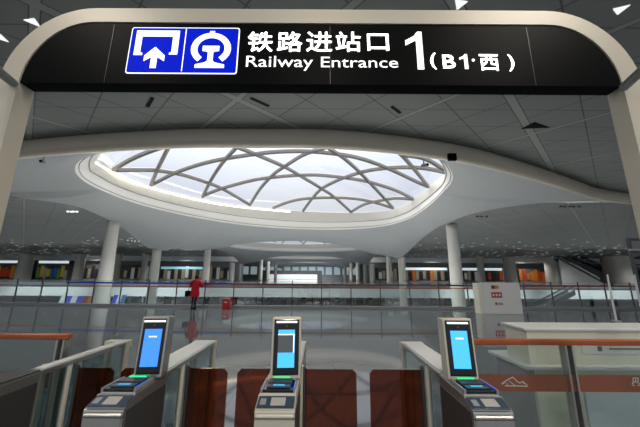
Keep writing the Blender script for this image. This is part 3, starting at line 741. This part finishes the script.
gate('ticket_gate', -2.03, 'leftmost ticket gate without a screen, partly cut by the picture edge', screen=False, flaps=((1, .30),), rail=.0)
gate('ticket_gate', -1.155, 'steel ticket gate with plain blue screen, left of the three with screens', flaps=((-1, .30), (1, .325)), yaw=math.radians(5), disp='blue1', sxo=.042, shw=.088)
gate('ticket_gate', -.237, 'middle ticket gate with screen showing a grey picture box', flaps=((-1, .30), (1, .425)), yaw=math.radians(4), disp='blue2', bodym='cream', sxo=.018)
gate('ticket_gate', .937, 'ticket gate with cyan screen, right of the three with screens', flaps=((-1, .43),), yaw=math.radians(-2), disp='blue2')

# ================================================================== side glass rails at 2.7 m
def siderail(x0, x1, posts, lab, dz=0):
    y = 2.7; r = empty('glass_barrier', ((x0+x1)/2, y, 0)); c = (x0+x1)/2
    link('handrail', bx(x0-c, x1-c, -.03, .03, 1.10+dz, 1.145+dz, bev=.01), 'wood', r)
    link('glass_panel', bx(x0-c, x1-c, -.006, .006, .05, 1.10+dz), 'glass', r)
    link('brown_band', bx(x0-c+.01, x1-c-.01, -.0085, -.0065, .715, .845), 'brown', r)
    link('floor_channel', bx(x0-c, x1-c, -.04, .04, 0, .06), 'steel', r)
    for px in posts:
        for s in (-1, 1): link('post', bx(px-c-.028*s-.008, px-c-.028*s+.008, -.035, .035, 0, 1.10+dz), 'steel', r)
        link('post_core', bx(px-c-.02, px-c+.02, .007, .03, 0, 1.09+dz), 'darkm', r)
    tag(r, lab, 'barrier', 'waist high glass barriers beside the gates'); return r, c
rr, c = siderail(1.12, 6.6, (2.14, 3.9, 5.6), 'glass barrier with orange wooden rail and brown band, right of the gates', -.02)
rl, cl = siderail(-7.2, -2.17, (-2.22, -3.9, -5.6), 'glass barrier with orange wooden rail, left of the gates')
def stroke(pts, w, parent, cx_, y=2.69, ybase=2.7):
    bm = bmesh.new()
    W = [PY(u, v, y) for u, v in pts]
    for a, b in zip(W, W[1:]):
        d = Vector((b.x-a.x, 0, b.z-a.z)).normalized(); n = Vector((-d.z, 0, d.x))*w/2; e = d*w*.4
        prism_y(bm, [((p.x-cx_), p.z) for p in (a-e+n, a-e-n, b+e-n, b+e+n)], y-ybase-.001, y-ybase)
    return link('logo', bm, 'white', parent)
stroke([(502, 384.2), (505, 382.5), (501.5, 383.5), (507, 380), (512.7, 377), (517, 381.5), (519.5, 383), (522.5, 381.5), (524.5, 382.5)], .006, rr, c)
stroke([(505, 385.8), (527.5, 386.2)], .006, rr, c); stroke([(507, 383), (507.5, 385.5)], .005, rr, c); stroke([(509, 381), (515, 385.5)], .005, rr, c); stroke([(523, 383), (527, 384.5)], .005, rr, c)
for s_ in ([(633, 378), (638, 378), (638, 381.5), (633, 381.5), (633, 378)], [(632, 384), (634, 382), (637, 382), (639.5, 384)], [(635.5, 378), (635.5, 381.5)], [(633, 385.5), (634, 385.5)], [(638, 385.5), (639, 385.5)]): stroke(s_, .007, rr, c)

# ================================================================== desks behind the right barrier
r = empty('service_counter', (4.1, 3.18, 0)); tag(r, 'long cream counter with white top behind the right glass barrier', 'counter')
link('top', bx(-2.2, 2.3, -.29, .34, .82, .85, bev=.006), 'desktop', r); link('body', bx(-2.1, 2.3, -.24, .32, 0, .82), 'desk', r)
link('shaded_side', bx(-2.13, -2.10, -.2, .30, 0, .82), 'greyp', r)  # grey plate puts the shade of the counter's left side into colour
link('front_panel', bx(-1.68, 2.25, -.262, -.24, .04, .70, bev=.003), 'deskp', r)
r = empty('counter_box', (4.1, 3.10, .85)); tag(r, 'raised cream box with white top and notice strip, standing on the long counter', 'counter box')
link('top', bx(-2.15, 2.3, -.17, .2, .305, .33, bev=.006), 'desktop', r); link('body', bx(-2.12, 2.3, -.15, .18, 0, .305), 'desk', r)
f = link('notice_strip', bx(-1.62, .6, -.156, -.15, .10, .19), 'desktop', r)
for i in range(14): link('small_marks', bx(-1.36+i*.022, -1.36+i*.022+.016, -.158, -.156, .138, .154), 'darkm', f)
link('emblem', bx(-1.47, -1.43, -.158, -.156, .125, .168), 'darkm', f)

# ================================================================== notice board, posts, extinguisher box
pL, pR = PY(483, 300, 14), PY(521.5, 300, 14)
r = empty('notice_board', ((pL.x+pR.x)/2, 14, 0)); w = pR.x-pL.x; tag(r, 'white standing notice board with small red signs near the balustrade', 'notice board')
link('board', bx(-w/2, w/2, 0, .12, .0, 1.41, bev=.01), 'white', r); link('side_leg', bx(-w/2-.16, -w/2-.002, .02, .5, 0, 1.38), 'desk', r)
link('red_sign', bx(-w/2+.42, -w/2+.90, -.012, 0, .72, .97), 'red', r); link('small_sign', bx(-w/2+.45, -w/2+.62, -.012, 0, 1.12, 1.28), 'bandred', r)
link('small_sign', bx(-w/2+.62, -w/2+.78, -.012, 0, 1.12, 1.28), em('amber_glow', (.5, .2, .02), .1), r); link('small_sign', bx(-w/2+.55, -w/2+.64, -.012, 0, .40, .52), 'red', r); link('small_sign', bx(-w/2+.68, -w/2+.9, -.012, 0, .40, .50), 'greyp', r)  # amber sign is given a faint glow of its own
for i in range(3): link('sign_mark', bx(-w/2+.47+i*.14, -w/2+.55+i*.14, -.015, -.012, .79, .90), 'white', r)
for u, ut, lab in ((616, 607, 'thin white upright pole right of the notice board'), (643, 634.5, 'thin white upright pole at the right picture edge')):
    p = PY((u+ut)/2, 296, 12); r = empty('slim_pole', (p.x, 12, 0)); link('pole', tb([(0, 0, .03), (0, 0, 1.78)], .035, 10), 'white', r)
    link('foot', tb([(0, 0, 0), (0, 0, .03)], .16, 20), 'steel', r); link('cap', tb([(0, 0, 1.78), (0, 0, 1.81)], .045, 10), 'greyp', r); tag(r, lab, 'pole', 'slim white poles')
# dark frame at the right edge
p = PY(633, 260, 22); r = empty('dark_metal_frame', (p.x+1.2, 22, ZL)); tag(r, 'dark metal framework at the right picture edge beside the pillar', 'frame')
r.location = (PY(629, 260, 24).x + 1.8, 15.2, 0)
r.location.x = PY(629, 250, 15.2).x + .9
for a, b, c_, d in ((-.9, -.78, 0, 3.7), (.8, .92, 0, 3.7), (-.78, .8, 3.55, 3.7), (-.78, .8, 2.85, 2.97), (-.78, .8, 2.2, 2.3)): link('bar', bx(a, b, -.06, .06, c_, d), 'darkm', r)
link('white_rail', bx(-1.0, .95, -.1, -.065, 3.05, 3.13), 'white', r)
p = PY(226, 311, 15.35)
r = empty('extinguisher_box', (p.x, 15.35, 0)); tag(r, 'small red fire extinguisher box on the floor by the balustrade', 'box')
link('case', bx(-.17, .17, -.15, .15, 0, .47, bev=.015), 'red', r); link('lid', bx(-.18, .18, -.16, .16, .47, .51, bev=.01), 'red', r); link('white_marks', bx(-.08, .08, -.156, -.15, .32, .36), 'white', r)

# ================================================================== person in red
def skin_mesh(name, verts, edges, radii, mt, parent=None, sub=2):
    me = bpy.data.meshes.new(name); me.from_pydata([tuple(v) for v in verts], edges, []); o = bpy.data.objects.new(name, me); COL.objects.link(o)
    md = o.modifiers.new('s', 'SKIN'); md.use_smooth_shade = True
    for i, rd in enumerate(radii):
        me.skin_vertices[0].data[i].radius = rd if isinstance(rd, tuple) else (rd, rd)
    me.skin_vertices[0].data[0].use_root = True
    s = o.modifiers.new('ss', 'SUBSURF'); s.levels = sub; s.render_levels = sub
    bpy.context.view_layer.update()
    m2 = bpy.data.meshes.new_from_object(o.evaluated_get(bpy.context.evaluated_depsgraph_get())); bpy.data.objects.remove(o)
    for p_ in m2.polygons: p_.use_smooth = True
    m2.materials.clear(); m2.materials.append(M[mt]); o = bpy.data.objects.new(name, m2); COL.objects.link(o); o.parent = parent; return o
p = PY(192.5, 309.5, 15.2)
per = empty('person', (p.x, 15.3, 0), 0)
tag(per, 'person in red coat and dark trousers seen from behind, leaning on the glass balustrade', 'person')
# body (faces +Y, back to the camera)
V = [(0, 0, .90), (0, .02, 1.10), (0, .03, 1.28), (0, .05, 1.38), (0, .07, 1.46), (0, .10, 1.53), (0, .09, 1.60),
     (-.09, 0, .84), (-.085, .02, .48), (-.08, -.02, .08), (-.085, .10, .03), (.09, 0, .84), (.07, .02, .48), (.05, -.03, .08), (.06, .09, .03),
     (-.18, .03, 1.36), (-.25, .08, 1.12), (-.14, .28, 1.13), (-.09, .34, 1.15), (.18, .03, 1.36), (.28, .08, 1.13), (.15, .28, 1.14), (.10, .34, 1.16)]
E = [(0, 1), (1, 2), (2, 3), (3, 4), (4, 5), (5, 6), (0, 7), (7, 8), (8, 9), (9, 10), (0, 11), (11, 12), (12, 13), (13, 14), (3, 15), (15, 16), (16, 17), (17, 18), (3, 19), (19, 20), (20, 21), (21, 22)]
R = [(.14, .11), (.13, .10), (.15, .11), (.10, .08), .052, (.085, .095), (.07, .08), .088, .058, .042, .038, .088, .058, .042, .038, .06, .047, .036, .03, .06, .047, .036, .03]
body = skin_mesh('body', V, E, R, 'cloth', per)
# coat: torso flared to mid thigh and sleeves
def ringloft(rings, name, mt, parent, n=20):
    bm = bmesh.new(); VV = []
    for (x, y, z, rx, ry) in rings: VV.append([bm.verts.new((x+rx*math.cos(2*PI*k/n), y+ry*math.sin(2*PI*k/n), z)) for k in range(n)])
    for A_, B_ in zip(VV, VV[1:]):
        for k in range(n): bm.faces.new((A_[k], A_[(k+1) % n], B_[(k+1) % n], B_[k]))
    bm.faces.new(VV[0][::-1]); bm.faces.new(VV[-1]); return link(name, bm, mt, parent, smooth=True)
coat = ringloft([(0, .0, .60, .22, .16), (0, .0, .62, .235, .17), (0, 0, .80, .225, .165), (0, .01, 1.0, .20, .15), (0, .02, 1.2, .225, .155), (0, .03, 1.34, .225, .14), (0, .04, 1.41, .15, .115), (0, .06, 1.455, .085, .085), (0, .06, 1.48, .07, .07)], 'coat', 'redcoat', per)
for s in (-1, 1):
    k = 1.0 if s < 0 else 1.12
    link('sleeve', tb([(s*.17, .03, 1.36), (s*.235*k, .05, 1.26), (s*.275*k, .08, 1.12), (s*.21, .2, 1.12), (s*.14, .30, 1.14)], .07, 12, radii=[.085, .085, .075, .062, .055]), 'redcoat', per, smooth=True)
    hnd = tb([(s*.13, .31, 1.145), (s*.10, .36, 1.15)], .03, 8, radii=[.028, .034])
    for q in range(4): tube(hnd, [(s*(.115-.017*q), .36, 1.155), (s*(.11-.017*q), .395, 1.15), (s*(.105-.017*q), .405, 1.125)], .009, 6)
    tube(hnd, [(s*.075, .345, 1.15), (s*.05, .365, 1.14), (s*.045, .385, 1.13)], .010, 6)
    link('hand', hnd, 'skin', per, smooth=True)
    link('shoe', bx(s*.075-.045 - (.02 if s > 0 else 0), s*.075+.045 - (.02 if s > 0 else 0), -.08, .18, 0, .08, bev=.025), 'black', per)
bm = bmesh.new(); bmesh.ops.create_uvsphere(bm, u_segments=20, v_segments=14, radius=.1); bmesh.ops.scale(bm, vec=(.98, 1.12, 1.2), verts=bm.verts); bmesh.ops.translate(bm, vec=(0, .075, 1.575), verts=bm.verts)
link('hair', bm, 'hair', per, smooth=True)
bm = bmesh.new(); bmesh.ops.create_uvsphere(bm, u_segments=16, v_segments=12, radius=.08); bmesh.ops.scale(bm, vec=(.95, .8, 1.25), verts=bm.verts); bmesh.ops.translate(bm, vec=(0, .125, 1.55), verts=bm.verts)
tube(bm, [(0, .185, 1.57), (0, .215, 1.545), (0, .19, 1.53)], .012, 6); link('face', bm, 'skin', per, smooth=True)
bag = empty('shoulder_bag', (p.x-.33, 15.28, .72)); link('pouch', bx(-.12, .07, -.13, .13, -.12, .17, bev=.04), 'black', bag)
link('strap', tb([(-.02, 0, .16), (.10, -.10, .40), (.22, -.13, .62), (.33, -.06, .72)], .014, 6), 'black', bag); tag(bag, 'black shoulder bag hanging at the left hip of the person in red', 'bag')

# ================================================================== light
W = bpy.data.worlds.new('sky'); SC.world = W; W.use_nodes = True; nt = W.node_tree; nt.nodes.clear()
o = nt.nodes.new('ShaderNodeOutputWorld'); bg = nt.nodes.new('ShaderNodeBackground'); tc = nt.nodes.new('ShaderNodeTexCoord')
nz = nt.nodes.new('ShaderNodeTexNoise'); nz.inputs['Scale'].default_value = 2.2; nz.inputs['Detail'].default_value = 5
mp = nt.nodes.new('ShaderNodeMapping'); mp.inputs['Scale'].default_value = (.5, 1.5, 3)
nt.links.new(tc.outputs['Generated'], mp.inputs[0]); nt.links.new(mp.outputs[0], nz.inputs[0])
rp = nt.nodes.new('ShaderNodeValToRGB'); rp.color_ramp.elements[0].position = .35; rp.color_ramp.elements[0].color = (.76, .84, .96, 1)
rp.color_ramp.elements[1].position = .65; rp.color_ramp.elements[1].color = (.92, .95, 1, 1)
sx_ = nt.nodes.new('ShaderNodeSeparateXYZ'); nt.links.new(tc.outputs['Generated'], sx_.inputs[0])
z_ = math_node(nt, 'MAXIMUM', sx_.outputs[2], 0.0)
nt.links.new(nz.outputs['Fac'], rp.inputs[0]); wm = nt.nodes.new('ShaderNodeMixRGB'); nt.links.new(math_node(nt, 'MULTIPLY', math_node(nt, 'POWER', z_, 2.0), 1.3, True), wm.inputs[0]); nt.links.new(rp.outputs[0], wm.inputs[1]); wm.inputs[2].default_value = (1, .94, .84, 1)
nt.links.new(wm.outputs[0], bg.inputs[0]); 
z3 = math_node(nt, 'MULTIPLY', math_node(nt, 'POWER', z_, 3.0), 8.5); zz_ = math_node(nt, 'ADD', math_node(nt, 'MULTIPLY', z_, .8), z3); zz_ = math_node(nt, 'ADD', zz_, .55); nt.links.new(zz_, bg.inputs[1])
nt.links.new(bg.outputs[0], o.inputs[0])
def area(x, y, z, sx, sy, e, col=(1, .98, .95)):
    l = bpy.data.lights.new('hall_lamp', 'AREA'); l.shape = 'RECTANGLE'; l.size = sx; l.size_y = sy; l.energy = e; l.color = col
    ob = bpy.data.objects.new('hall_lamp', l); ob.location = (x, y, z); COL.objects.link(ob); return ob
def spot(x, y, z, e, r=.12, ang=150, col=(1, .98, .95)):
    l = bpy.data.lights.new('fill_spot', 'SPOT'); l.energy = e; l.spot_size = math.radians(ang); l.spot_blend = .6; l.shadow_soft_size = r; l.color = col
    ob = bpy.data.objects.new('fill_spot', l); ob.location = (x, y, z); COL.objects.link(ob); return ob  # fill light added to lift the hall, not a fitted lamp
for x in (-75, -45, 38, 68):
    for y in (38, 62, 80, 96): spot(x, y, ZS-.15, 1500)  # added fill over the side halls and shops
for y in (30, 46, 62, 86, 110, 140): 
    for x in (-18, 8): spot(x, y, 8.0 if y != 30 else 7.7, 700, ang=140)  # added fill along the vaults, bounced up by the pale lower floor
for x, y, e in ((-6, -2.5, 520), (6, -2.5, 520), (-9, 6, 700), (8, 4.5, 900), (4.5, -.5, 500), (0, -5, 520)): spot(x, y, ZC-.15, e, .25, 150, (1, .93, .82))  # added warm fill to brighten the sign front, gates and counter
for x in (-92, 92): spot(x, 76, ZS-.15, 2500)  # added fill for the fronts of the broad pillars
for x in (-60, -36, 36, 60):
    w_ = spot(x, 50, 7.8, 9000, .2, 70, (.95, 1, 1)); w_.rotation_euler = (math.radians(48), 0, 0)  # added spots that wash the slab edge wall with light
for x in (-40, -20, 0, 20, 40): spot(x, 77, -1.15, 350, .2, 150)  # added fill for the dark space under the far slab
SC.view_settings.view_transform = 'Standard'; SC.view_settings.look = 'None'; SC.view_settings.gamma = 1; SC.view_settings.exposure = 0.0
SC.view_settings.use_curve_mapping = False
SC.cycles.max_bounces = 10; SC.cycles.diffuse_bounces = 5; SC.cycles.transparent_max_bounces = 24; SC.cycles.sample_clamp_indirect = 4
